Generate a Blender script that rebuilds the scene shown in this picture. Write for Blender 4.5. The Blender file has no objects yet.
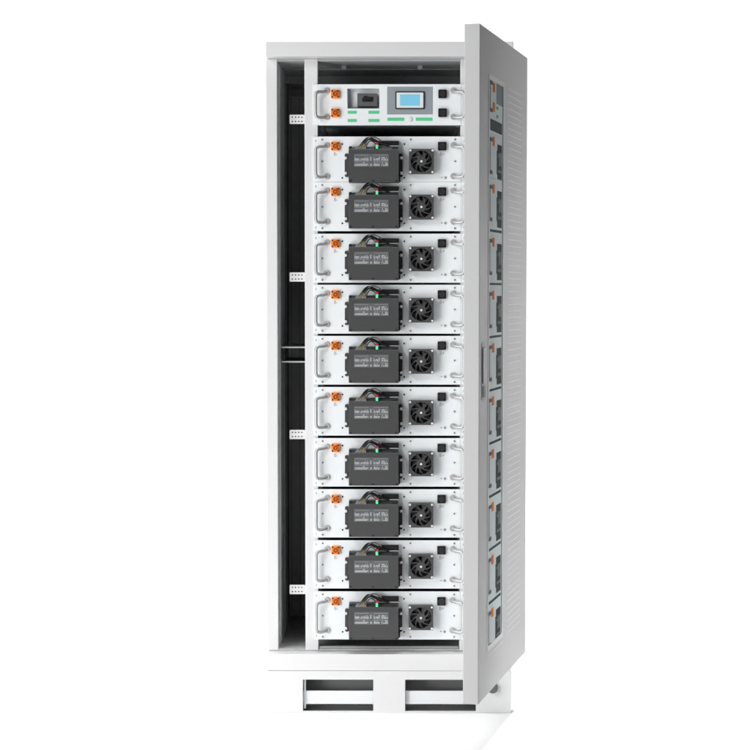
import bpy, bmesh, math, random
from mathutils import Vector, Matrix
random.seed(7)
S = bpy.context.scene
COL = S.collection

# ------------------------------------------------------------------ camera
F_PX, CX, CY, CZ, PITCH, YAW = 1804.7, -0.0058, -4.3985, 1.0385, 0.0467, 0.0066
cam = bpy.data.objects.new('camera', bpy.data.cameras.new('camera'))
COL.objects.link(cam)
cam.location = (CX, CY, CZ)
cam.rotation_euler = (math.pi/2 - PITCH, 0, YAW)
cam.data.sensor_width = 36
cam.data.lens = F_PX/750*36
cam.data.clip_end = 60
S.camera = cam
S.render.resolution_x = S.render.resolution_y = 1024

# ------------------------------------------------------------------ light
w = bpy.data.worlds.new('World'); S.world = w; w.use_nodes = True
bg = w.node_tree.nodes['Background']
bg.inputs[0].default_value = (0.96, 0.98, 1.0, 1); bg.inputs[1].default_value = 0.02
S.view_settings.view_transform = 'Standard'; S.view_settings.look = 'None'
S.view_settings.exposure = 0; S.view_settings.gamma = 1

def area(name, loc, target, sx, sy, power, spread=180, col=(1, 1, 1)):
    l = bpy.data.lights.new(name, 'AREA'); l.shape = 'RECTANGLE'; l.size = sx; l.size_y = sy
    l.energy = power; l.spread = math.radians(spread); l.color = col
    o = bpy.data.objects.new(name, l); COL.objects.link(o); o.location = loc
    o.rotation_euler = (Vector(target)-Vector(loc)).to_track_quat('-Z', 'Y').to_euler()
    return o
area('floor_softbox', (0, .1, 3.2), (0, .1, 0), 2.3, 1.0, 10.1, 30)
area('floor_spot', (.78, -.25, 3.0), (.45, -.24, 0), .15, .2, .9, 17)
area('rear_softbox', (.25, 1.9, 3.6), (.25, 1.9, 0), 3.6, 1.7, 29, 50)
area('backdrop_lamp', (-2.6, 1.0, 1.2), (-.3, 3.4, 1.2), .6, 2.2, 42, 120)
area('backdrop_lamp', (2.6, 1.0, 1.2), (.3, 3.4, 1.2), .6, 2.2, 38, 120)
area('key_softbox', (-2.3, -3.0, .35), (-.1, 0, .7), 1.2, .9, 5.5, 150)
area('side_softbox', (-2.6, -1.6, 1.1), (0, 0, .8), .8, 1.6, 31)
area('high_softbox', (-1.8, -2.2, 2.6), (0, 0, 1.0), .8, .8, 35)
area('low_softbox', (-1.5, -1.6, .2), (0, 0, .6), .7, .5, 12)
area('ground_softbox', (-1.1, -1.2, .12), (0, 0, .6), .5, .2, 2)
area('front_softbox', (-1.6, -4.5, .5), (0, 0, .8), 1.0, .8, 14)
area('strip_softbox', (1.08, .25, .98), (.3, 0, .98), .2, .5, 2.5)

# ------------------------------------------------------------------ measuring (photo pixel -> point on a real plane)
def ray(px, py):
    x, z = (px-375)/F_PX, -(py-375)/F_PX
    c, s = math.cos(PITCH), math.sin(PITCH)
    y, z = c + s*z, -s + c*z
    c, s = math.cos(YAW), math.sin(YAW)
    return Vector((c*x - s*y, s*x + c*y, z))
def at(px, py, Y):
    d = ray(px, py); t = (Y-CY)/d.y
    return Vector((CX, CY, CZ)) + d*t

R = 0.300; H = 1.6416; T = 0.042; DEP = 0.56; DIN = 0.50
ZFL = 0.1465; ZTOP = 1.6046
TH = 1.3218; DW = 0.5898; DT = 0.0337; DZT = 1.6046; DZB = 0.1455
PX = R - 0.004                                        # hinge axis

# ------------------------------------------------------------------ materials
def mat(name, col, rough=.5, metal=0, spec=.5, bump=0, bscale=400, var=0, vscale=6, rvar=0, emit=None, estr=0, coat=0):
    m = bpy.data.materials.new(name); m.use_nodes = True
    nt = m.node_tree; b = nt.nodes['Principled BSDF']
    b.inputs['Base Color'].default_value = (*col, 1)
    b.inputs['Roughness'].default_value = rough
    b.inputs['Metallic'].default_value = metal
    b.inputs['Specular IOR Level'].default_value = spec
    b.inputs['Coat Weight'].default_value = coat
    tc = nt.nodes.new('ShaderNodeTexCoord')
    if bump:
        n = nt.nodes.new('ShaderNodeTexNoise'); n.inputs['Scale'].default_value = bscale; n.inputs['Detail'].default_value = 3
        bp = nt.nodes.new('ShaderNodeBump'); bp.inputs['Strength'].default_value = bump; bp.inputs['Distance'].default_value = .0006
        nt.links.new(tc.outputs['Object'], n.inputs['Vector'])
        nt.links.new(n.outputs['Fac'], bp.inputs['Height']); nt.links.new(bp.outputs['Normal'], b.inputs['Normal'])
    if var or rvar:
        n = nt.nodes.new('ShaderNodeTexNoise'); n.inputs['Scale'].default_value = vscale; n.inputs['Detail'].default_value = 6
        nt.links.new(tc.outputs['Object'], n.inputs['Vector'])
        if var:
            mx = nt.nodes.new('ShaderNodeMixRGB')
            mx.inputs[1].default_value = (*[c*(1-var) for c in col], 1); mx.inputs[2].default_value = (*[min(1, c*(1+var)) for c in col], 1)
            nt.links.new(n.outputs['Fac'], mx.inputs[0]); nt.links.new(mx.outputs[0], b.inputs['Base Color'])
        if rvar:
            mr = nt.nodes.new('ShaderNodeMapRange'); mr.inputs['To Min'].default_value = rough-rvar; mr.inputs['To Max'].default_value = rough+rvar
            nt.links.new(n.outputs['Fac'], mr.inputs['Value']); nt.links.new(mr.outputs[0], b.inputs['Roughness'])
    if emit:
        b.inputs['Emission Color'].default_value = (*emit, 1); b.inputs['Emission Strength'].default_value = estr
    return m
M = {}
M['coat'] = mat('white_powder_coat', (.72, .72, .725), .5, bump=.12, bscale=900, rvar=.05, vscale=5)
M['door'] = mat('powder_coat_shaded', (.59, .59, .595), .5, spec=.35, bump=.12, bscale=900, rvar=.04, vscale=4)  # cabinet paint darkened, the door's shade put into its colour
M['rib'] = mat('louvre_lip', (.80, .80, .805), .5, spec=.3)
M['frame'] = mat('window_trim', (.80, .81, .81), .5, spec=.3)
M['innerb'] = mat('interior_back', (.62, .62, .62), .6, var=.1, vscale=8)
M['panel'] = mat('module_panel', (.87, .905, .92), .38, bump=.05, bscale=700, rvar=.05, vscale=8)
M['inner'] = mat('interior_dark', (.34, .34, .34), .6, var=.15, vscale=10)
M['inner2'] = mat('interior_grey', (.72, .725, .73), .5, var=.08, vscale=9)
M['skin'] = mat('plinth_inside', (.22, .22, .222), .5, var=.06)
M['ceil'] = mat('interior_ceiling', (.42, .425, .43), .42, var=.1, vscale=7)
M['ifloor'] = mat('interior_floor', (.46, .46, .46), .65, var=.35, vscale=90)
M['galv'] = mat('galvanised', (.55, .57, .58), .4, metal=.7, var=.08, vscale=30)
M['chassis'] = mat('chassis_dark', (.05, .055, .058), .5, var=.1)
M['chassis2'] = mat('chassis_light', (.50, .54, .56), .45, metal=.3)
M['steel'] = mat('handle_steel', (.52, .52, .52), .5, metal=.75, rvar=.05, vscale=60)
M['box'] = mat('box_plastic', (.052, .052, .053), .45, bump=.25, bscale=1500, rvar=.04, vscale=30)
M['boxdark'] = mat('box_dark', (.012, .012, .013), .5)
M['black'] = mat('black_plastic', (.009, .009, .0095), .42)
M['blackhi'] = mat('black_plastic_ring', (.035, .035, .037), .4)
M['void'] = mat('recess_black', (.003, .003, .003), .8)
M['orange'] = mat('orange_plastic', (.95, .27, .025), .42)
M['orangedk'] = mat('orange_socket', (.45, .085, .01), .5)
M['label'] = mat('label_grey', (.105, .11, .114), .5)
M['ink'] = mat('label_print', (.50, .51, .52), .6)
M['inkdk'] = mat('silk_print', (.33, .35, .36), .6)
M['green'] = mat('green_label', (.11, .62, .29), .5)
M['screw'] = mat('screw_white', (.74, .74, .74), .4)
M['screwg'] = mat('screw_steel', (.42, .42, .41), .35, metal=.5)
M['bezelgrey'] = mat('display_plate', (.30, .335, .365), .45)
M['white'] = mat('white_plastic', (.80, .82, .83), .4)
M['lcd'] = mat('lcd_blue', (.05, .10, .12), .3, emit=(.17, .50, .68), estr=.95)
M['led_g'] = mat('led_green', (.1, .62, .28), .4, emit=(.10, .85, .36), estr=.32)
M['led_r'] = mat('led_red', (.45, .01, .06), .4, emit=(.5, .01, .08), estr=.02)
M['cable'] = mat('cable_black', (.018, .018, .018), .4)
M['cable_y'] = mat('cable_yellow', (.38, .28, .05), .45)
M['cable_g'] = mat('cable_green', (.03, .13, .05), .45)
M['cable_o'] = mat('cable_orange', (.34, .14, .06), .45)
M['cable_w'] = mat('cable_grey', (.17, .175, .175), .45)
M['grey'] = mat('breaker_grey', (.10, .10, .105), .5)
for nm, src in (('panel', (.88, .895, .895)), ('orange', (.80, .20, .015)), ('boxdark', (.02, .02, .021)), ('label', (.16, .165, .17)), ('steel', (.30, .31, .31)), ('grey', (.14, .145, .15)), ('bezelgrey', (.26, .30, .33)), ('green', (.06, .50, .22)), ('screw', (.16, .165, .17)), ('coat', (.86, .88, .88)), ('void', (.008, .008, .008))):
    M['w_'+nm] = mat('window_'+nm, src, .7, spec=.08)
M['backdrop'] = mat('backdrop_paper', (.97, .97, .97), .8, spec=.2)
g = bpy.data.materials.new('window_glass'); g.use_nodes = True
nt = g.node_tree; nt.nodes.clear()
out = nt.nodes.new('ShaderNodeOutputMaterial'); mx = nt.nodes.new('ShaderNodeMixShader')
tr = nt.nodes.new('ShaderNodeBsdfTransparent'); gl = nt.nodes.new('ShaderNodeBsdfGlossy')
tr.inputs[0].default_value = (.95, .97, .97, 1); gl.inputs['Roughness'].default_value = .12
mx.inputs[0].default_value = .015
nt.links.new(tr.outputs[0], mx.inputs[1]); nt.links.new(gl.outputs[0], mx.inputs[2]); nt.links.new(mx.outputs[0], out.inputs[0])
M['glass'] = g

# ------------------------------------------------------------------ mesh builder
class MB:
    def __init__(s): s.v = []; s.f = []; s.m = []; s.sm = []; s.mats = []
    def mi(s, m):
        m = M[m]
        if m not in s.mats: s.mats.append(m)
        return s.mats.index(m)
    def add(s, vs, fs, m, smooth=False):
        o = len(s.v); s.v += [tuple(v) for v in vs]; k = s.mi(m)
        for i, f in enumerate(fs):
            s.f.append([o+j for j in f]); s.m.append(k)
            s.sm.append(smooth[i] if isinstance(smooth, list) else smooth)
        return s
    def box(s, x0, x1, y0, y1, z0, z1, m):
        x0, x1 = sorted((x0, x1)); y0, y1 = sorted((y0, y1)); z0, z1 = sorted((z0, z1))
        v = [(x, y, z) for x in (x0, x1) for y in (y0, y1) for z in (z0, z1)]
        return s.add(v, [(0, 1, 3, 2), (4, 6, 7, 5), (0, 4, 5, 1), (2, 3, 7, 6), (0, 2, 6, 4), (1, 5, 7, 3)], m)
    def prism(s, pts, y0, y1, m, smooth=False):            # pts: ccw polygon in (x, z) seen from -y
        n = len(pts)
        v = [(p[0], y0, p[1]) for p in pts] + [(p[0], y1, p[1]) for p in pts]
        f = [tuple(range(n)), tuple(range(2*n-1, n-1, -1))] + [(i, i+n, (i+1) % n+n, (i+1) % n) for i in range(n)]
        return s.add(v, f, m, [False, False]+[smooth]*n)
    def disc(s, x, z, r, y0, y1, m, n=16, r1=None):        # cylinder / cone along y, y0 = front
        r1 = r if r1 is None else r1
        a = [2*math.pi*i/n for i in range(n)]
        v = [(x+r*math.cos(t), y0, z+r*math.sin(t)) for t in a] + [(x+r1*math.cos(t), y1, z+r1*math.sin(t)) for t in a]
        f = [tuple(range(n)), tuple(range(2*n-1, n-1, -1))] + [(i, i+n, (i+1) % n+n, (i+1) % n) for i in range(n)]
        return s.add(v, f, m, [False, False]+[True]*n)
    def ring(s, outer, inner, y0, y1, m):                  # plate between two polygons of equal length
        n = len(outer)
        v = [(p[0], y, p[1]) for y in (y0, y1) for p in outer] + [(p[0], y, p[1]) for y in (y0, y1) for p in inner]
        f = []
        for i in range(n):
            j = (i+1) % n
            f += [(i, j, 2*n+j, 2*n+i), (n+i, 3*n+i, 3*n+j, n+j), (i, n+i, n+j, j), (2*n+i, 2*n+j, 3*n+j, 3*n+i)]
        return s.add(v, f, m)
    def tube(s, pts, r, m, n=10, cap=True):
        P = [Vector(p) for p in pts]; k = len(P); v = []
        up = Vector((0, 0, 1))
        d0 = (P[1]-P[0]).normalized()
        nrm = d0.orthogonal().normalized()
        for i, p in enumerate(P):
            d = (P[min(i+1, k-1)]-P[max(i-1, 0)]).normalized()
            nrm = (nrm - d*nrm.dot(d)).normalized(); b = d.cross(nrm)
            for j in range(n):
                a = 2*math.pi*j/n; v.append(p + (nrm*math.cos(a)+b*math.sin(a))*r)
        f = [(i*n+j, i*n+(j+1) % n, (i+1)*n+(j+1) % n, (i+1)*n+j) for i in range(k-1) for j in range(n)]
        sm = [True]*len(f)
        if cap:
            f += [tuple(range(n-1, -1, -1)), tuple((k-1)*n+j for j in range(n))]; sm += [False, False]
        return s.add(v, f, m, sm)
    def build(s, name, parent=None, bevel=0, seg=2, loc=None, rotz=0):
        me = bpy.data.meshes.new(name); me.from_pydata(s.v, [], s.f)
        for m in s.mats: me.materials.append(m)
        me.polygons.foreach_set('material_index', s.m); me.polygons.foreach_set('use_smooth', s.sm)
        bm = bmesh.new(); bm.from_mesh(me); bmesh.ops.recalc_face_normals(bm, faces=bm.faces); bm.to_mesh(me); bm.free()
        me.update()
        o = bpy.data.objects.new(name, me); COL.objects.link(o)
        if parent: o.parent = parent
        if loc: o.location = loc
        o.rotation_euler.z = rotz
        if bevel:
            b = o.modifiers.new('bevel', 'BEVEL'); b.width = bevel; b.segments = seg; b.limit_method = 'ANGLE'; b.angle_limit = math.radians(40)
            b.harden_normals = True
        return o
def smooth_path(ctrl, n=8):                                # Catmull-Rom through control points
    c = [Vector(p) for p in ctrl]; c = [c[0]*2-c[1]] + c + [c[-1]*2-c[-2]]; o = []
    for i in range(1, len(c)-2):
        for k in range(n):
            t = k/n; a, b, d, e = c[i-1:i+3]
            o.append(.5*((2*b)+(d-a)*t+(2*a-5*b+4*d-e)*t*t+(3*b-a-3*d+e)*t**3))
    o.append(c[-2]); return o
def rounded(x0, x1, z0, z1, r, n=4):
    p = []
    for cx, cz, a in ((x1-r, z0+r, -90), (x1-r, z1-r, 0), (x0+r, z1-r, 90), (x0+r, z0+r, 180)):
        for i in range(n+1):
            t = math.radians(a+90*i/n); p.append((cx+r*math.cos(t), cz+r*math.sin(t)))
    return p
def empty(name, loc, label, cat, group=None):
    o = bpy.data.objects.new(name, None); COL.objects.link(o); o.location = loc; o.empty_display_size = .05
    o['label'] = label; o['category'] = cat
    if group: o['group'] = group
    return o
def text_into(mb, body, size, x, z, y, m):                 # lettering as flat mesh in the xz plane, centred on (x, z)
    c = bpy.data.curves.new('lettering', 'FONT'); c.body = body; c.size = size; c.align_x = 'CENTER'; c.align_y = 'CENTER'
    t = bpy.data.objects.new('lettering', c); COL.objects.link(t)
    me = bpy.data.meshes.new_from_object(t.evaluated_get(bpy.context.evaluated_depsgraph_get()))
    mb.add([(x+v.co.x, y, z+v.co.y) for v in me.vertices], [tuple(p.vertices) for p in me.polygons], m)
    bpy.data.objects.remove(t); bpy.data.curves.remove(c); bpy.data.meshes.remove(me)

# ------------------------------------------------------------------ setting: one seamless white sheet
b = MB()
prof = [(-6.0, 0), (2.2, 0)] + [(2.2+1.2*math.sin(a), 1.2-1.2*math.cos(a)) for a in [math.pi/2*i/14 for i in range(1, 15)]] + [(3.4, 4.2)]
vs = [(x, y, z) for y, z in prof for x in (-4.5, 4.5)]
b.add(vs, [(2*i, 2*i+1, 2*i+3, 2*i+2) for i in range(len(prof)-1)], 'backdrop', True)
fl = b.build('backdrop'); fl['kind'] = 'structure'

# ------------------------------------------------------------------ cabinet
cab = empty('equipment_cabinet', (0, 0, 0), 'tall white steel battery cabinet with its slotted door swung open to the right', 'cabinet')
XM = lambda px, py=375, Y=T: at(px, py, Y).x
ZM = lambda py, px=389, Y=T: at(px, py, Y).z
# top cover
b = MB(); b.box(-R, R, 0, DEP, ZTOP, H, 'coat'); b.build('top_cover', cab, .0022)
# plinth: upper band + base with fork slots
zb_split = at(389, 671, 0).z
b = MB(); b.box(-R+.0005, R-.0005, 0, DEP, zb_split+.0003, ZFL-.001, 'coat'); b.build('sill', cab, .0022)
sx = [at(p, 695, 0).x for p in (303, 373.3, 405.3, 476)]
sz0, sz1 = at(389, 711.2, 0).z, at(389, 679.8, 0).z
b = MB(); wt = .006; zt = zb_split
def front_wall(b, y0, y1):
    xs = [-R, sx[0], sx[1], sx[2], sx[3], R]
    zs = [0, sz0, sz1, zt]
    V = {}; vs = []
    for yi, y in enumerate((y0, y1)):
        for i, x in enumerate(xs):
            for j, z in enumerate(zs): V[yi, i, j] = len(vs); vs.append((x, y, z))
    fs = []
    hole = {(1, 1), (3, 1)}
    for i in range(5):
        for j in range(3):
            if (i, j) in hole:
                fs += [(V[0, i, j], V[1, i, j], V[1, i+1, j], V[0, i+1, j]), (V[0, i, j+1], V[0, i+1, j+1], V[1, i+1, j+1], V[1, i, j+1]),
                       (V[0, i, j], V[0, i, j+1], V[1, i, j+1], V[1, i, j]), (V[0, i+1, j], V[1, i+1, j], V[1, i+1, j+1], V[0, i+1, j+1])]
            else:
                fs += [(V[0, i, j], V[0, i+1, j], V[0, i+1, j+1], V[0, i, j+1]), (V[1, i, j], V[1, i, j+1], V[1, i+1, j+1], V[1, i+1, j])]
    for i in range(5): fs += [(V[0, i, 0], V[1, i, 0], V[1, i+1, 0], V[0, i+1, 0]), (V[0, i, 3], V[0, i+1, 3], V[1, i+1, 3], V[1, i, 3])]
    for j in range(3): fs += [(V[0, 0, j], V[0, 0, j+1], V[1, 0, j+1], V[1, 0, j]), (V[0, 5, j], V[1, 5, j], V[1, 5, j+1], V[0, 5, j+1])]
    b.add(vs, fs, 'coat')
front_wall(b, 0, wt)
b.box(-R, -R+wt, wt+.0005, DEP-wt-.0005, 0, zt, 'coat'); b.box(R-wt, R, wt+.0005, DEP-wt-.0005, 0, zt, 'coat')
front_wall(b, DEP-wt, DEP)
base = b.build('plinth', cab, .0012)
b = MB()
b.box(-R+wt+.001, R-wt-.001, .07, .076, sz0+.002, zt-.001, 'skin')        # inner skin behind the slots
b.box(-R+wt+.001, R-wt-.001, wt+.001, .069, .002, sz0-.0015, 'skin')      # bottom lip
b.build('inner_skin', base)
b = MB()
zb0, zb1 = at(389, 704.2, .012).z, at(389, 690.8, .012).z
b.box(sx[0]-.012, sx[1]+.01, .012, .016, zb0, zb1, 'white'); b.box(sx[2]-.01, sx[3]+.012, .012, .016, zb0, zb1, 'white')  # white bars added in place of the bright background seen through the slots
b.build('see_through_bar', base, .001)
b = MB(); b.box(sx[0]+.0015, at(306, 690, .012).x, .0095, .0118, sz0+.004, sz1+.01, 'white'); b.build('side_strip', base, .0005)
b = MB(); p = at(492.5, 687.5, 0); b.disc(p.x, p.z, .0125, -.012, -.0005, 'grey', 20, .0135); b.build('door_stop', base, .001)

# body skins and frame posts (all set back by the thickness of the door)
lx1 = XM(277.6)
b = MB(); b.box(-R+.003, -R+.0045, T+.002, DEP-.002, ZFL, ZTOP-.0005, 'coat'); b.build('side_panel', cab)
b = MB(); b.box(R-.0045, R-.003, T+.002, DEP-.002, ZFL, ZTOP-.0005, 'coat'); b.build('side_panel', cab)
b = MB(); b.box(-R+.0048, R-.0048, DIN, DIN+.012, ZFL, ZTOP-.0005, 'innerb')
b.box(-R+.0048, R-.0048, DIN+.0125, DEP-.001, ZFL, ZTOP-.0005, 'coat')
for px in (291.5, 300): x = at(px, 375, DIN).x; b.box(x-.0008, x+.0008, DIN-.002, DIN-.0003, ZFL+.01, ZTOP-.02, 'inner')
b.box(at(291, 100, DIN).x, R-.04, DIN-.012, DIN-.001, at(300, 97, DIN).z, at(300, 89, DIN).z, 'inner')
b.build('back_panel', cab)
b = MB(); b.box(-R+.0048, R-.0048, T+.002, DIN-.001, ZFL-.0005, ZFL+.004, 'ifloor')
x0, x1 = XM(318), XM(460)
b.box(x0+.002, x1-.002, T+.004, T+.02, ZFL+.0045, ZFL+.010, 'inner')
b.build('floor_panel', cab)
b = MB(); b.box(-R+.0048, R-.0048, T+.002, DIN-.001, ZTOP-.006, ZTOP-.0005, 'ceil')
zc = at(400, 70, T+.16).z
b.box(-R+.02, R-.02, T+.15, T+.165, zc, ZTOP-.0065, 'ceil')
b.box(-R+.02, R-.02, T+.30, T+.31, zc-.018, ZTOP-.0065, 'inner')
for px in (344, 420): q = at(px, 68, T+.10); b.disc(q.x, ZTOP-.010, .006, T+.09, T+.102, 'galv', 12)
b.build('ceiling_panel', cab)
def post(px0, px1, name='frame_post', mirror=False):
    x0, x1 = XM(px0), XM(px1)
    if mirror: x0, x1 = -x1, -x0
    b = MB(); b.box(x0, x1, T, T+.03, ZFL+.0003, ZTOP-.0003, 'coat'); return b.build(name, cab, .0018)
post(266.6, 277.8); post(305, 318.2); post(266.6, 277.8, mirror=True); 
b = MB(); b.box(XM(460), XM(473.4), T, T+.03, ZFL+.0003, ZTOP-.0003, 'coat'); b.build('frame_post', cab, .0018)
# layered dark profile along the left and right inner walls
for sgn in (-1, 1):
    b = MB(); e = R-.0049
    X = lambda d: sgn*d
    xi = abs(lx1)
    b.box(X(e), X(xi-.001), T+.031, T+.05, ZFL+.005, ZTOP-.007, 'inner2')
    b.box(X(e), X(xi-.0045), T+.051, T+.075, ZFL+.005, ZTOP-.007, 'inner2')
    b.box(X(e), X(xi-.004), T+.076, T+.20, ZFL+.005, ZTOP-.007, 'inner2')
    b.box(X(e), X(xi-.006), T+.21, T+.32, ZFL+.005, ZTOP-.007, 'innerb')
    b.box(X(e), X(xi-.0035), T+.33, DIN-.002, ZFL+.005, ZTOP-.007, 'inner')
    b.build('side_channel', cab)
# cross rails of the left bay
for py, pb in ((347.3, 343.8), (361.8, 358.8)):
    b = MB(); q = at(290, py, T+.034); z = q.z
    b.box(XM(280.5), XM(305.4), T+.032, T+.036, z-.0018, z+.0018, 'galv')
    b.box(XM(280.5), XM(305.4), T+.0365, T+.30, z-.0012, z+.0004, 'inner')
    zz = at(290, pb, T+.30).z
    b.box(XM(281.5), XM(306.4), T+.3005, T+.305, zz-.0018, zz+.0022, 'inner2')
    b.build('cross_rail', cab)
# perforated white brackets
for py in (119.3, 277, 434.5, 589.5):
    q0, q1 = at(289.6, py+4.6, T+.032), at(305.4, py-4.6, T+.032)
    b = MB(); b.prism(rounded(q0.x, q1.x, q0.z, q1.z, .002), T+.032, T+.036, 'screw')
    for i in range(4):
        for j in (-1, 1):
            q = at(292.4+i*3.15, py+j*2.1, T+.0312); b.disc(q.x, q.z, .0017, T+.0314, T+.0318, 'void', 10)
    b.build('perforated_bracket', cab, .0006)

# ------------------------------------------------------------------ the modules: local units are photo pixels on the rack plane
YP = T-.0045                                             # front of the module panels
K = (at(460, 375, YP).x-at(320, 375, YP).x)/140
U0 = 389.8; XC = at(U0, 375, YP).x
ux = lambda u: (u-U0)*K

def rod(b, pts, r, m): b.tube(pts, r, m, 12)
def make_handle(parent, top, bottom, hz, side):
    z = lambda v: hz - v*K
    f = lambda u: ux(u) if side < 0 else -ux(u)
    fo, ba = 326.8, 316.4
    pts = [(fo+.4, top+.2, 0), (fo-1, top+1, -.004), (fo-3.2, top+1.7, -.0085), (ba+3.5, top+1.9, -.014), (ba+1.3, top+2.5, -.0165), (ba, top+4.6, -.0175),
           (ba-.1, top+8, -.0175), (ba-.1, bottom-6, -.0175), (ba, bottom-2.2, -.0175), (ba+1, bottom-.1, -.0168), (ba+3.2, bottom+.6, -.014), (fo-3.2, bottom+.5, -.0085), (fo-1, bottom, -.004), (fo+.4, bottom-.7, 0)]
    P = smooth_path([(f(u), y, z(v)) for u, v, y in pts], 5)
    b = MB(); rod(b, P, 1.62*K, 'steel'); h = b.build('handle', parent)
    for v in (top, bottom-.3):
        b = MB()
        b.disc(f(fo+.2), z(v), 2.7*K, -.0045, -.0005, 'steel', 18, 3.0*K)
        b.build('mounting_foot', h, .0008)
    return h
def make_socket(parent, u, v, hz, colour, name):
    c = (ux(u), hz-v*K); s = 4.25*K
    body, dark, hole = ('orange', 'orangedk', 'void') if colour == 'orange' else ('black', 'blackhi', 'void')
    b = MB(); b.prism(rounded(c[0]-s, c[0]+s, c[1]-s, c[1]+s, .9*K), -.007, -.0005, body)
    o = b.build(name, parent, .0008)
    b = MB(); n = 24
    circ = lambda r: [(c[0]+r*math.cos(2*math.pi*i/n), c[1]+r*math.sin(2*math.pi*i/n)) for i in range(n)]
    b.ring(circ(2.5*K), circ(1.7*K), -.0105, -.0072, dark)
    b.disc(c[0], c[1], 1.65*K, -.0082, -.0072, dark, 18)
    b.disc(c[0], c[1], .75*K, -.0098, -.0083, body if colour == 'orange' else 'blackhi', 12)
    b.build('contact_ring', o)
    b = MB()
    for i in (-1, 1):
        for j in (-1, 1): b.disc(c[0]+i*2.9*K, c[1]+j*2.9*K, .8*K, -.0078, -.0072, hole, 10)
    if colour == 'orange': b.prism([(c[0]+1.2*K, c[1]+3.4*K), (c[0]+.6*K, c[1]+2.6*K), (c[0]+2.3*K, c[1]+2.2*K), (c[0]+2.3*K, c[1]+3.4*K)], -.0079, -.0072, dark)
    b.build('fixing_hole', o)
    return o

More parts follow.
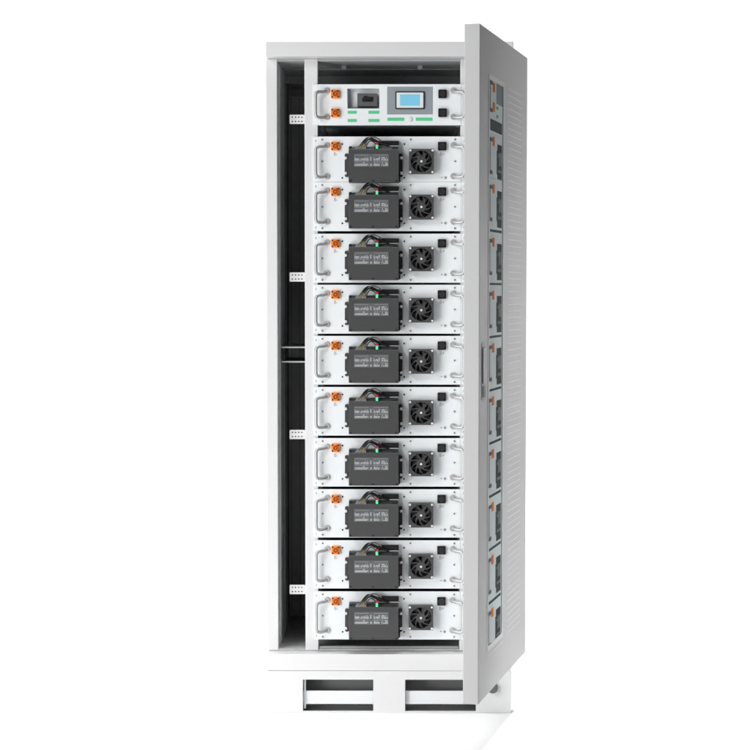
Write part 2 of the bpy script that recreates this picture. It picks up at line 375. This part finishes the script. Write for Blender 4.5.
def make_module(HP, last=False):
    """HP: panel height in photo pixels; returns the Empty of one battery module"""
    hz = HP*K; z = lambda v: hz-v*K
    t = empty('battery_module', (0, 0, 0), 'battery module', 'battery module')
    b = MB(); b.prism([(ux(318.8), z(HP)), (ux(460.7), z(HP)), (ux(460.7), z(0)), (ux(318.8), z(0))], 0, .0035, 'panel')
    b.box(ux(313.6), ux(318.7), .0006, .0037, z(HP), z(0), 'panel'); b.box(ux(460.8), ux(466), .0006, .0037, z(HP), z(0), 'panel')
    for u in (316, 463.6):
        for v in (4.2, HP-3.6): b.prism(rounded(ux(u)-.35*K, ux(u)+.35*K, z(v)-1.2*K, z(v)+1.2*K, .3*K), .0001, .0005, 'inkdk')
    fp = b.build('front_panel', t, .0007)
    b = MB(); b.box(ux(320.5), ux(459), .0042, .40, z(HP-1.6), z(2.2), 'chassis'); b.build('chassis', t, .001)
    make_handle(t, 8.6, 39.6, hz, -1); make_handle(t, 8.6, 39.6, hz, 1)
    make_socket(t, 335.5, 9.7, hz, 'orange', 'power_socket'); make_socket(t, 441.7, 9.7, hz, 'black', 'power_socket')
    # panel screws
    for u in (322.4, 410.5, 454.6):
        for v in (3.0, 24.6, 46.0):
            if (u == 410.5 and v == 24.6) or v > HP-2: continue
            b = MB(); b.disc(ux(u), z(v), 1.0*K, -.0012, -.0001, 'screwg', 12); b.disc(ux(u), z(v), .35*K, -.0015, -.0012, 'blackhi', 6); b.build('screw', fp)
    for u in (342.4, 404.2):
        for v in (7.5, 41.0):
            b = MB(); b.disc(ux(u), z(v), .85*K, -.001, -.0001, 'black', 10); b.build('rivet', fp)
    b = MB(); text_into(b, 'B-', 4.6*K, ux(335.9), z(17.6), -.0004, 'inkdk'); b.build('lettering', fp); b = MB(); text_into(b, 'B+', 4.6*K, ux(442), z(17.6), -.0004, 'inkdk'); b.build('lettering', fp)
    b = MB(); b.disc(ux(441.4), z(40.6), .7*K, -.001, -.0001, 'inkdk', 10); b.disc(ux(445.1), z(40.8), 1.25*K, -.0015, -.0001, 'inkdk', 12, 1.4*K); b.build('indicator', fp)
    # controller box: chamfered top, tabs, label, cables
    D = .036
    prof = [(-D, 46.3), (-D, 14.0), (-.021, 10.8), (-.0006, 10.4), (-.0006, 46.3)]
    b = MB()
    v = [(ux(349), y, z(q)) for y, q in prof] + [(ux(398.6), y, z(q)) for y, q in prof]; n = 5
    b.add(v, [tuple(range(n)), tuple(range(2*n-1, n-1, -1))] + [(i, (i+1) % n, (i+1) % n+n, i+n) for i in range(n)], 'box')
    bx = b.build('controller_box', t, .0009)
    for u0, u1, su, m in ((344.9, 348.9, 346.0, 'box'), (398.7, 402.4, 401.2, 'boxdark')):
        b = MB()
        b.prism(rounded(ux(u0), ux(u1), z(40.2), z(17.0), 1.5*K), -.010, -.0007, m); b.build('mounting_tab', bx, .0008)
        for q in (21.6, 36.6):
            b = MB(); b.disc(ux(su), z(q), 1.25*K, -.0150, -.0102, 'screw', 14, 1.6*K); b.build('screw', bx, .0006)
    b = MB()
    b = MB(); b.prism([(ux(398.7), z(46.2)), (ux(400.2), z(44.6)), (ux(400.2), z(40.4)), (ux(398.7), z(40.4))], -.02, -.0007, 'boxdark'); b.build('side_flange', bx); b = MB()
    b.box(ux(378.4), ux(398.8), -.012, -.0006, z(4.6), z(9.3), 'void'); b.build('cable_slot', bx); b = MB()
    b.box(ux(378.4), ux(398.8), -.016, -.0006, z(9.4), z(10.3), 'chassis2')
    b.build('slot_ledge', bx)
    b = MB()
    b.prism([(ux(355), z(13.6)), (ux(366.8), z(13.6)), (ux(365.6), z(10.2)), (ux(357), z(10.2))], -.034, -.022, 'cable_w')
    b.build('plug', bx, .0005)
    for u0, u1, y0, v0, v1 in ((349.4, 352, -.030, 13, 10.5), (392, 397.6, -.033, 13.4, 11.6), (374.2, 375.7, -.033, 13.6, 10.5), (378.4, 380, -.033, 13.6, 10.5)):
        b = MB(); b.box(ux(u0), ux(u1), y0, -.022, z(v0), z(v1), 'black'); b.build('clip', bx, .0005)
    b = MB(); b.box(ux(375.8), ux(378.2), -.036, -.023, z(13.2), z(9.4), 'led_g'); b.box(ux(375.8), ux(378.2), -.036, -.023, z(9.35), z(7.0), 'led_r'); b.build('status_light', bx, .0004)
    for u in (351, 373.2, 396.2):
        b = MB(); b.disc(ux(u), z(44.8), 1.0*K, -D-.0009, -D-.0001, 'black', 12); b.build('screw', bx)
    # label with rows of tiny print
    rr = random.Random(3); b = MB()
    b.box(ux(354.3), ux(388.6), -D-.0006, -D-.0002, z(31.0), z(18.2), 'label'); yl = -D-.0009
    for v1, hh in ((24.9, 3.6), (30.0, 3.4)):
        for s0, s1 in ((354.9, 368.8), (370.3, 372.0), (373.8, 379.9), (381.6, 388.1)):
            u = s0
            while u < s1-.3:
                wd = rr.uniform(.35, .7)
                for q0, q1, pr in ((0, .28, .92), (.34, .60, .80), (.68, 1.0, .38)):
                    if rr.random() < pr: b.box(ux(u), ux(min(u+wd, s1)), yl, -D-.0006, z(v1-hh*q0), z(v1-hh*q1*rr.uniform(.93, 1)), 'ink')
                u += wd+rr.uniform(.08, .2)
    for v0 in (19.4, 25.9): b.box(ux(354.9), ux(368.8), yl, -D-.0006, z(v0+.3), z(v0), 'inkdk'); b.box(ux(373.8), ux(388), yl, -D-.0006, z(v0+.3), z(v0), 'inkdk')
    b.build('label_plate', bx)
    # cables
    b = MB()
    def cable(pts, r, m): b.tube(smooth_path([(ux(u), -y*K, z(v)) for u, v, y in pts], 8), r*K, m, 8)
    cable([(358, 13, 12), (361.5, 8.6, 13), (365.5, 3.8, 11), (369, 2.0, 9), (374, 3.6, 8), (380, 6.6, 7), (386, 9.2, 6.4)], .95, 'cable')
    cable([(361.5, 13, 12.4), (364, 8.4, 13), (367.2, 4.6, 12), (370.5, 3.7, 10), (375, 5.4, 9), (381, 8.0, 7.5), (389, 9.9, 7)], .85, 'cable')
    cable([(364.4, 13, 12), (366, 8, 12.6), (369, 2.8, 10.5), (373.5, 1.2, 8), (378.5, 3.0, 7), (381.5, 5.2, 6)], .8, 'cable_w')
    cable([(366, 13, 13), (367.4, 8.8, 13), (369.8, 5.6, 12), (373, 6.0, 11), (376, 8.8, 11)], .55, 'cable')
    cable([(357, 13.2, 13), (360, 10.2, 14), (362.5, 7.6, 14)], .38, 'cable_g')
    cable([(359.8, 13.2, 13.5), (361.6, 10.6, 14.4), (363.4, 8.0, 14)], .36, 'cable_o')
    cable([(363.7, 13.2, 13.4), (363.5, 10.6, 14.4), (364.6, 8.4, 14)], .4, 'cable_y')
    b.build('cable_bundle', bx)
    # fan with swirling guard
    fu, fv, hs = 421.0, 25.2, 12.3; yf = -.023
    b = MB(); n = 36; A = [2*math.pi*(i+.5)/n for i in range(n)]
    def sq(a, s):
        c, q = math.cos(a), math.sin(a); k = s/max(abs(c), abs(q)); return (ux(fu)+c*k, z(fv)+q*k)
    hub = (ux(fu), z(fv)); Ro, Rh = 10.5*K, 4.7*K
    A = sorted(A + [math.radians(x) for x in (45, 135, 225, 315)])
    outer = [sq(a, hs*K) for a in A]; inner = [(hub[0]+Ro*math.cos(a), hub[1]+Ro*math.sin(a)) for a in A]
    b.ring(outer, inner, yf, -.003, 'box')
    fan = b.build('cooling_fan', t, .0007)
    b = MB(); b.disc(hub[0], hub[1], 10.6*K, -.0055, -.0032, 'void', 32); b.build('fan_back', fan)
    b = MB(); b.disc(hub[0], hub[1], Rh, yf-.0006, yf+.006, 'box', 28); ns = 9
    for i in range(ns):
        a0 = 2*math.pi*(i+.25)/ns; L, Rr = [], []
        for k in range(7):
            q = k/6; r = Rh*.9+(Ro*1.01-Rh*.9)*q; a = a0+math.radians(34)*q; wd = (1.5+.1*q)*K/2*1.65
            c = Vector((hub[0]+r*math.cos(a), hub[1]+r*math.sin(a))); nn = Vector((-math.sin(a-.6), math.cos(a-.6)))
            L.append(c+nn*wd); Rr.append(c-nn*wd)
        poly = [tuple(p) for p in Rr] + [tuple(p) for p in reversed(L)]
        b.prism(poly, yf-.0002, yf+.004, 'box')
    b.build('fan_guard', fan)
    b = MB()
    for i in range(7):
        a0 = 2*math.pi*i/7
        vs = []
        for r in (Rh*.9, Ro*.96):
            for da, y in ((0, -.014), (.62, -.0075)): vs.append((hub[0]+r*math.cos(a0+da), y, hub[1]+r*math.sin(a0+da)))
        b.add(vs, [(0, 1, 3, 2)], 'blackhi', True)
    b.build('fan_blade_wheel', fan)
    b = MB(); b.disc(hub[0], hub[1], 1.15*K, yf-.0016, yf-.0008, 'screw', 14); b.build('hub_cap', fan)
    for i in (-1, 1):
        for j in (-1, 1):
            b = MB(); b.disc(hub[0]+i*11.0*K, hub[1]+j*10.7*K, 1.05*K, yf-.002, yf-.0002, 'screw', 12, 1.2*K); b.build('screw', fan, .0004)
    return t
def dup(root):
    r = root.copy(); COL.objects.link(r)
    for ch in list(root.children):
        c = ch.copy(); COL.objects.link(c); c.parent = r
        for g in list(ch.children):
            d = g.copy(); COL.objects.link(d); d.parent = c
    return r

OC = [146.2, 191.7] + [243.4+51.1*i for i in range(8)]
FULL = 48.75
ords = ['uppermost battery module, directly under the touchscreen control unit, touching the one below it',
        'second battery module below the touchscreen unit, pressed against the uppermost one',
        'third battery module below the touchscreen unit, first with a dark gap above it',
        'fourth battery module below the touchscreen unit, level with the top of the door handle recess area',
        'fifth battery module below the touchscreen unit, beside the two thin rails of the left bay',
        'sixth battery module below the touchscreen unit, in the middle of the white rack',
        'seventh battery module down from the touchscreen unit, beside the third perforated bracket',
        'eighth battery module down from the touchscreen unit, third up from the bottom of the rack',
        'second battery module up from the bottom of the rack',
        'lowest battery module of the rack, above the dark cabinet floor']
ords[3] = 'fourth battery module below the touchscreen unit, its top just under the second perforated bracket'
proto = None; tops = []
for i, oc in enumerate(OC):
    zt_ = at(U0, oc-9.7, YP).z
    if i == 0:
        zlow = at(U0, OC[1]-9.7, YP).z + .0006
        hp = (zt_-zlow)/K; mod = make_module(hp)
    elif i == 1:
        hp = FULL; proto = mod = make_module(hp)
    else:
        hp = FULL; mod = dup(proto)
    mod.location = (XC, YP, zt_-hp*K); mod['label'] = ords[i]; mod['group'] = 'battery modules stacked in the rack'
    tops.append((zt_, hp))

# mounting rails under every unit
CT = at(U0, 84.2, YP).z; CHP = 40.6
for zt_, hp in tops + [(CT, CHP)]:
    zr = zt_-hp*K+1.6*K-.0006 if hp > 42 else zt_-hp*K+.6*K-.0006
    for sgn in (-1, 1):
        x0 = XC+ux(319) if sgn < 0 else XC+ux(460.6); x1 = XC+ux(323.5) if sgn < 0 else XC+ux(456)
        b = MB(); b.box(x0, x1, T+.0315, .43, zr-.0016, zr, 'galv'); b.box(x0, x0-sgn*.0012, T+.0315, .43, zr+.0003, zr+.022, 'galv')
        b.build('mounting_rail', cab)

# ------------------------------------------------------------------ control unit with the touchscreen
cu = empty('control_unit', (XC, YP, CT-CHP*K), 'white control unit with a blue touchscreen and breaker at the top of the rack', 'control unit')
hz = CHP*K; z = lambda v: hz-(v-84.2)*K
b = MB()
rx0, rx1, rz0, rz1 = ux(347.8), ux(379.4), z(108.2), z(88.4)
n4 = lambda a, c, d, e: [(a, d), (c, d), (c, e), (a, e)]
b.ring(n4(ux(318.8), ux(460.7), 0, hz), n4(rx0, rx1, rz0, rz1), 0, .0035, 'panel')
b.box(ux(313.6), ux(318.7), .0006, .0037, 0, hz, 'panel'); b.box(ux(460.8), ux(466), .0006, .0037, 0, hz, 'panel')
fp = b.build('front_panel', cu, .0007)
b = MB(); b.box(ux(320.5), ux(459), .022, .40, .6*K, hz-.004, 'chassis2'); b.box(ux(320.5), ux(459), .004, .0215, .6*K, rz0-.002, 'chassis2'); b.box(ux(320.5), ux(459), .004, .0215, rz1+.002, hz-.004, 'chassis2'); b.build('chassis', cu, .001)
# breaker recess: sloped walls, white back
b = MB(); yb = .018
o = n4(rx0+.0002, rx1-.0002, rz0+.0002, rz1-.0002); q = n4(rx0+3*K, rx1-.4*K, rz0+2.6*K, rz1-.5*K)
b.add([(p[0], .0005, p[1]) for p in o]+[(p[0], yb, p[1]) for p in q], [(0, 1, 5, 4), (3, 0, 4, 7)], 'bezelgrey')
b.add([(p[0], .0005, p[1]) for p in o]+[(p[0], yb, p[1]) for p in q], [(1, 2, 6, 5), (2, 3, 7, 6), (4, 5, 6, 7)], 'white')
rec = b.build('breaker_recess', fp)
b = MB(); b.box(ux(357.4), ux(377.2), -.001, yb-.0005, z(105.9), z(93.2), 'grey'); br = b.build('circuit_breaker', cu, .0007)
b = MB(); b.prism([(ux(362.2), z(101.6)), (ux(373), z(101.6)), (ux(373), z(97)), (ux(368), z(97)), (ux(366.5), z(95.8)), (ux(364.5), z(95.8)), (ux(362.2), z(98.2))], -.0022, -.0011, 'black')
b.prism([(ux(364.5), z(99.8)), (ux(372), z(99.8)), (ux(371), z(97.6)), (ux(365.5), z(97.6))], -.007, -.0023, 'black'); b.build('toggle', br, .0004)
b = MB()
for u0, u1, v0, v1 in ((347.8, 356.8, 110.4, 113.4), (368.4, 379.3, 110.4, 113.4), (347.8, 356.8, 118.6, 121.5), (368.4, 379.3, 118.6, 121.5), (387.3, 404, 117.2, 120.4), (415.5, 432, 117.2, 120.4)):
    b = MB(); b.prism(rounded(ux(u0), ux(u1), z(v1), z(v0), .5*K), -.0007, -.0001, 'green'); b.build('green_label', fp)
b = MB(); b.disc(ux(409.7), z(119), 2.0*K, -.003, -.0002, 'white', 20, 2.3*K); b.build('push_button', fp, .0006)
b = MB(); b.prism(rounded(ux(387), ux(432), z(114.1), z(86.8), .4*K), -.0012, -.0002, 'bezelgrey'); ts = b.build('touchscreen', cu, .0004)
b = MB(); b.prism(rounded(ux(395.2), ux(424.2), z(108.9), z(91.5), .8*K), -.0045, -.0014, 'black'); b.build('bezel', ts, .0006)
b = MB(); b.prism(rounded(ux(396.4), ux(423), z(107.8), z(92.6), .5*K), -.0058, -.0046, 'white'); b.build('screen_surround', ts, .0005)
b = MB(); b.box(ux(399.8), ux(419.3), -.0064, -.0059, z(105.7), z(94.6), 'lcd'); b.build('screen', ts)
for v in (94, 112.6):
    make_socket(cu, 335.5, v-84.2, hz, 'orange', 'power_socket'); make_socket(cu, 442, v-84.2, hz, 'black', 'power_socket')
make_handle(cu, 6.2, 32.6, hz, -1); make_handle(cu, 6.2, 32.6, hz, 1)

# ------------------------------------------------------------------ door (local x: from hinge towards the free edge, y: outwards)
uvec = Vector((-math.cos(TH), -math.sin(TH), 0)); nvec = Vector((math.sin(TH), -math.cos(TH), 0))
hp0 = Vector((PX, T, 0)) + nvec*T                          # outer face at the hinge
def door_at(px, py):
    d = ray(px, py); o = Vector((CX, CY, CZ)); t = (hp0-o).dot(nvec)/d.dot(nvec)
    p = o+d*t; return ((p-hp0).dot(uvec), p.z)
rotz = math.atan2(uvec.y, uvec.x)
w0 = door_at(488.6, 360)[0]; w1 = door_at(502.6, 360)[0]   # window edges (w0 nearer the free edge)
wt_ = door_at(488.6, 77.5)[1]; wb_ = door_at(488.6, 646.5)[1]
print('window s', w0, w1, wt_, wb_, 'closed x', PX-w0, PX-w1)
b = MB()
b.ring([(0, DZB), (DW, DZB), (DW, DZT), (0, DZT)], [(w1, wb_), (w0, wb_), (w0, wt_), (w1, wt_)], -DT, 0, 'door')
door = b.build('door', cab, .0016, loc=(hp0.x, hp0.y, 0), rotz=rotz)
# embossed louvre slots
s0, s1 = door_at(506.8, 360)[0], door_at(520.6, 360)[0]
zt0 = door_at(506.8, 87.5)[1]; zb0 = door_at(506.8, 634)[1]; n = 85
b = MB()
for i in range(n):
    zc = zt0+(zb0-zt0)*i/(n-1)
    b.prism(rounded(s1, s0, zc-.0011, zc+.0011, .001, 2), .0002, .0006, 'rib')
b.build('louvre', door)
# window: frame, pane, and the shallow insert behind it
fw = .009
b = MB(); b.ring([(w1-fw*.7, wb_-fw), (w0+fw, wb_-fw), (w0+fw, wt_+fw), (w1-fw*.7, wt_+fw)], [(w1+.004, wb_+.002), (w0-.001, wb_+.002), (w0-.001, wt_-.002), (w1+.004, wt_-.002)], .0003, .0009, 'frame')
b.build('window_frame', door, .0003)
b = MB(); b.box(w1-fw, w0+fw, .0003, .0009, wb_-.022, wb_-.0195, 'frame')  # pale strip painting in the highlight line below the window
b.build('highlight_strip', door, .0003)
b = MB(); b.box(w1+.0004, w0-.0004, -.0006, -.0002, wb_+.0004, wt_-.0004, 'glass'); b.build('window_pane', door)
b = MB(); yb = -.0011
za_, zb2 = at(U0, 94, YP).z, at(U0, 601.5, YP).z
wa_, wb2 = door_at(496, 88.5)[1], door_at(496, 609.7)[1]
wz = lambda q: wa_+(q-za_)*(wb2-wa_)/(zb2-za_)             # heights as the strip shows them
sx_ = lambda u: PX-(XC+ux(u))                              # where the closed door would have this column of the rack
b.box(w1+.0005, w0-.0005, yb-.004, yb, wb_+.0005, wt_-.0005, 'w_void')
def pan(za, zb_, m='w_panel', ua=313.6, ub=420, d=.0003):
    a, c = sx_(ua), sx_(ub); a = min(a, w0-.001); c = max(c, w1+.001)
    za, zb_ = wz(za), wz(zb_); za = min(za, wt_-.001); zb_ = max(zb_, wb_+.001)
    if a > c and za > zb_: b.box(c, a, yb+.0001, yb+d, zb_, za, m)
def hand(ztp, zbt):
    ztp, zbt = wz(ztp), wz(zbt); f, ba = sx_(326.8), sx_(317.5); y = yb+.0004; r = .0011; hw = 1.6*K
    b.box(ba-hw, ba+hw, y, y+r, zbt+.004, ztp-.004, 'w_steel')
    for q in (ztp, zbt): b.box(max(f-hw, w1+.001), ba+hw-.001, y, y+r*.9, q-hw, q+hw, 'w_grey')
post_hi, post_lo = wt_, wb_
pan(2, 0, 'w_coat', 300, 319, .0002); pan(2, 0, 'w_coat', 376, 420, .0002); 
pan(CT, CT-CHP*K); hand(CT-6.5*K, CT-32.5*K)
for v in (94, 112.6): pan(CT-(v-84.2-4.3)*K, CT-(v-84.2+4.3)*K, 'w_orange', 331.2, 339.8, .0010)
pan(CT-(88.4-84.2)*K, CT-(108-84.2)*K, 'w_bezelgrey', 347.8, 380, .0006)
for v in (110.4, 118.6): pan(CT-(v-84.2)*K, CT-(v-84.2+3)*K, 'w_green', 347.8, 356.8, .0007)
for zt_, hp in tops:
    pan(zt_, zt_-hp*K); hand(zt_-8.6*K, zt_-39.6*K)
    pan(zt_-5.4*K, zt_-14*K, 'w_orange', 331.2, 339.8, .0010)
    pan(zt_-10.6*K, zt_-min(46.2, hp-.5)*K, 'w_boxdark', 353, 375, .0006)
    pan(zt_-17*K, zt_-40*K, 'w_boxdark', 350, 352.9, .0005)
    for q in (21.6, 36.6): pan(zt_-(q-1.4)*K, zt_-(q+1.4)*K, 'w_screw', 356, 374, .0007)
    pan(zt_-18.2*K, zt_-31*K, 'w_label', 361, 375, .00065)
b.build('window_insert', door)
# swing handle on the free edge side
h0, ht = door_at(481.6, 342); h1, hb = door_at(485.2, 399.5); hm = door_at(483, 384)[1]
b = MB(); b.prism(rounded(h1, h0, hb, ht, .008), .0003, .0012, 'bezelgrey'); hd = b.build('door_handle', door, .0003)
b = MB(); b.prism(rounded(h1+.006, h0-.004, hm, ht-.012, .007), .0014, .0036, 'door'); b.build('lever', hd, .0006)
b = MB(); b.prism(rounded(h1+.008, h0-.006, hb+.006, hm-.004, .006), .0014, .0022, 'chassis'); b.build('key_plate', hd, .0003)
for zc in (.33, .88, 1.43):
    b = MB(); b.tube([(-.004, -.030, zc-.03), (-.004, -.030, zc+.03)], .004, 'galv', 10); b.build('hinge', door)
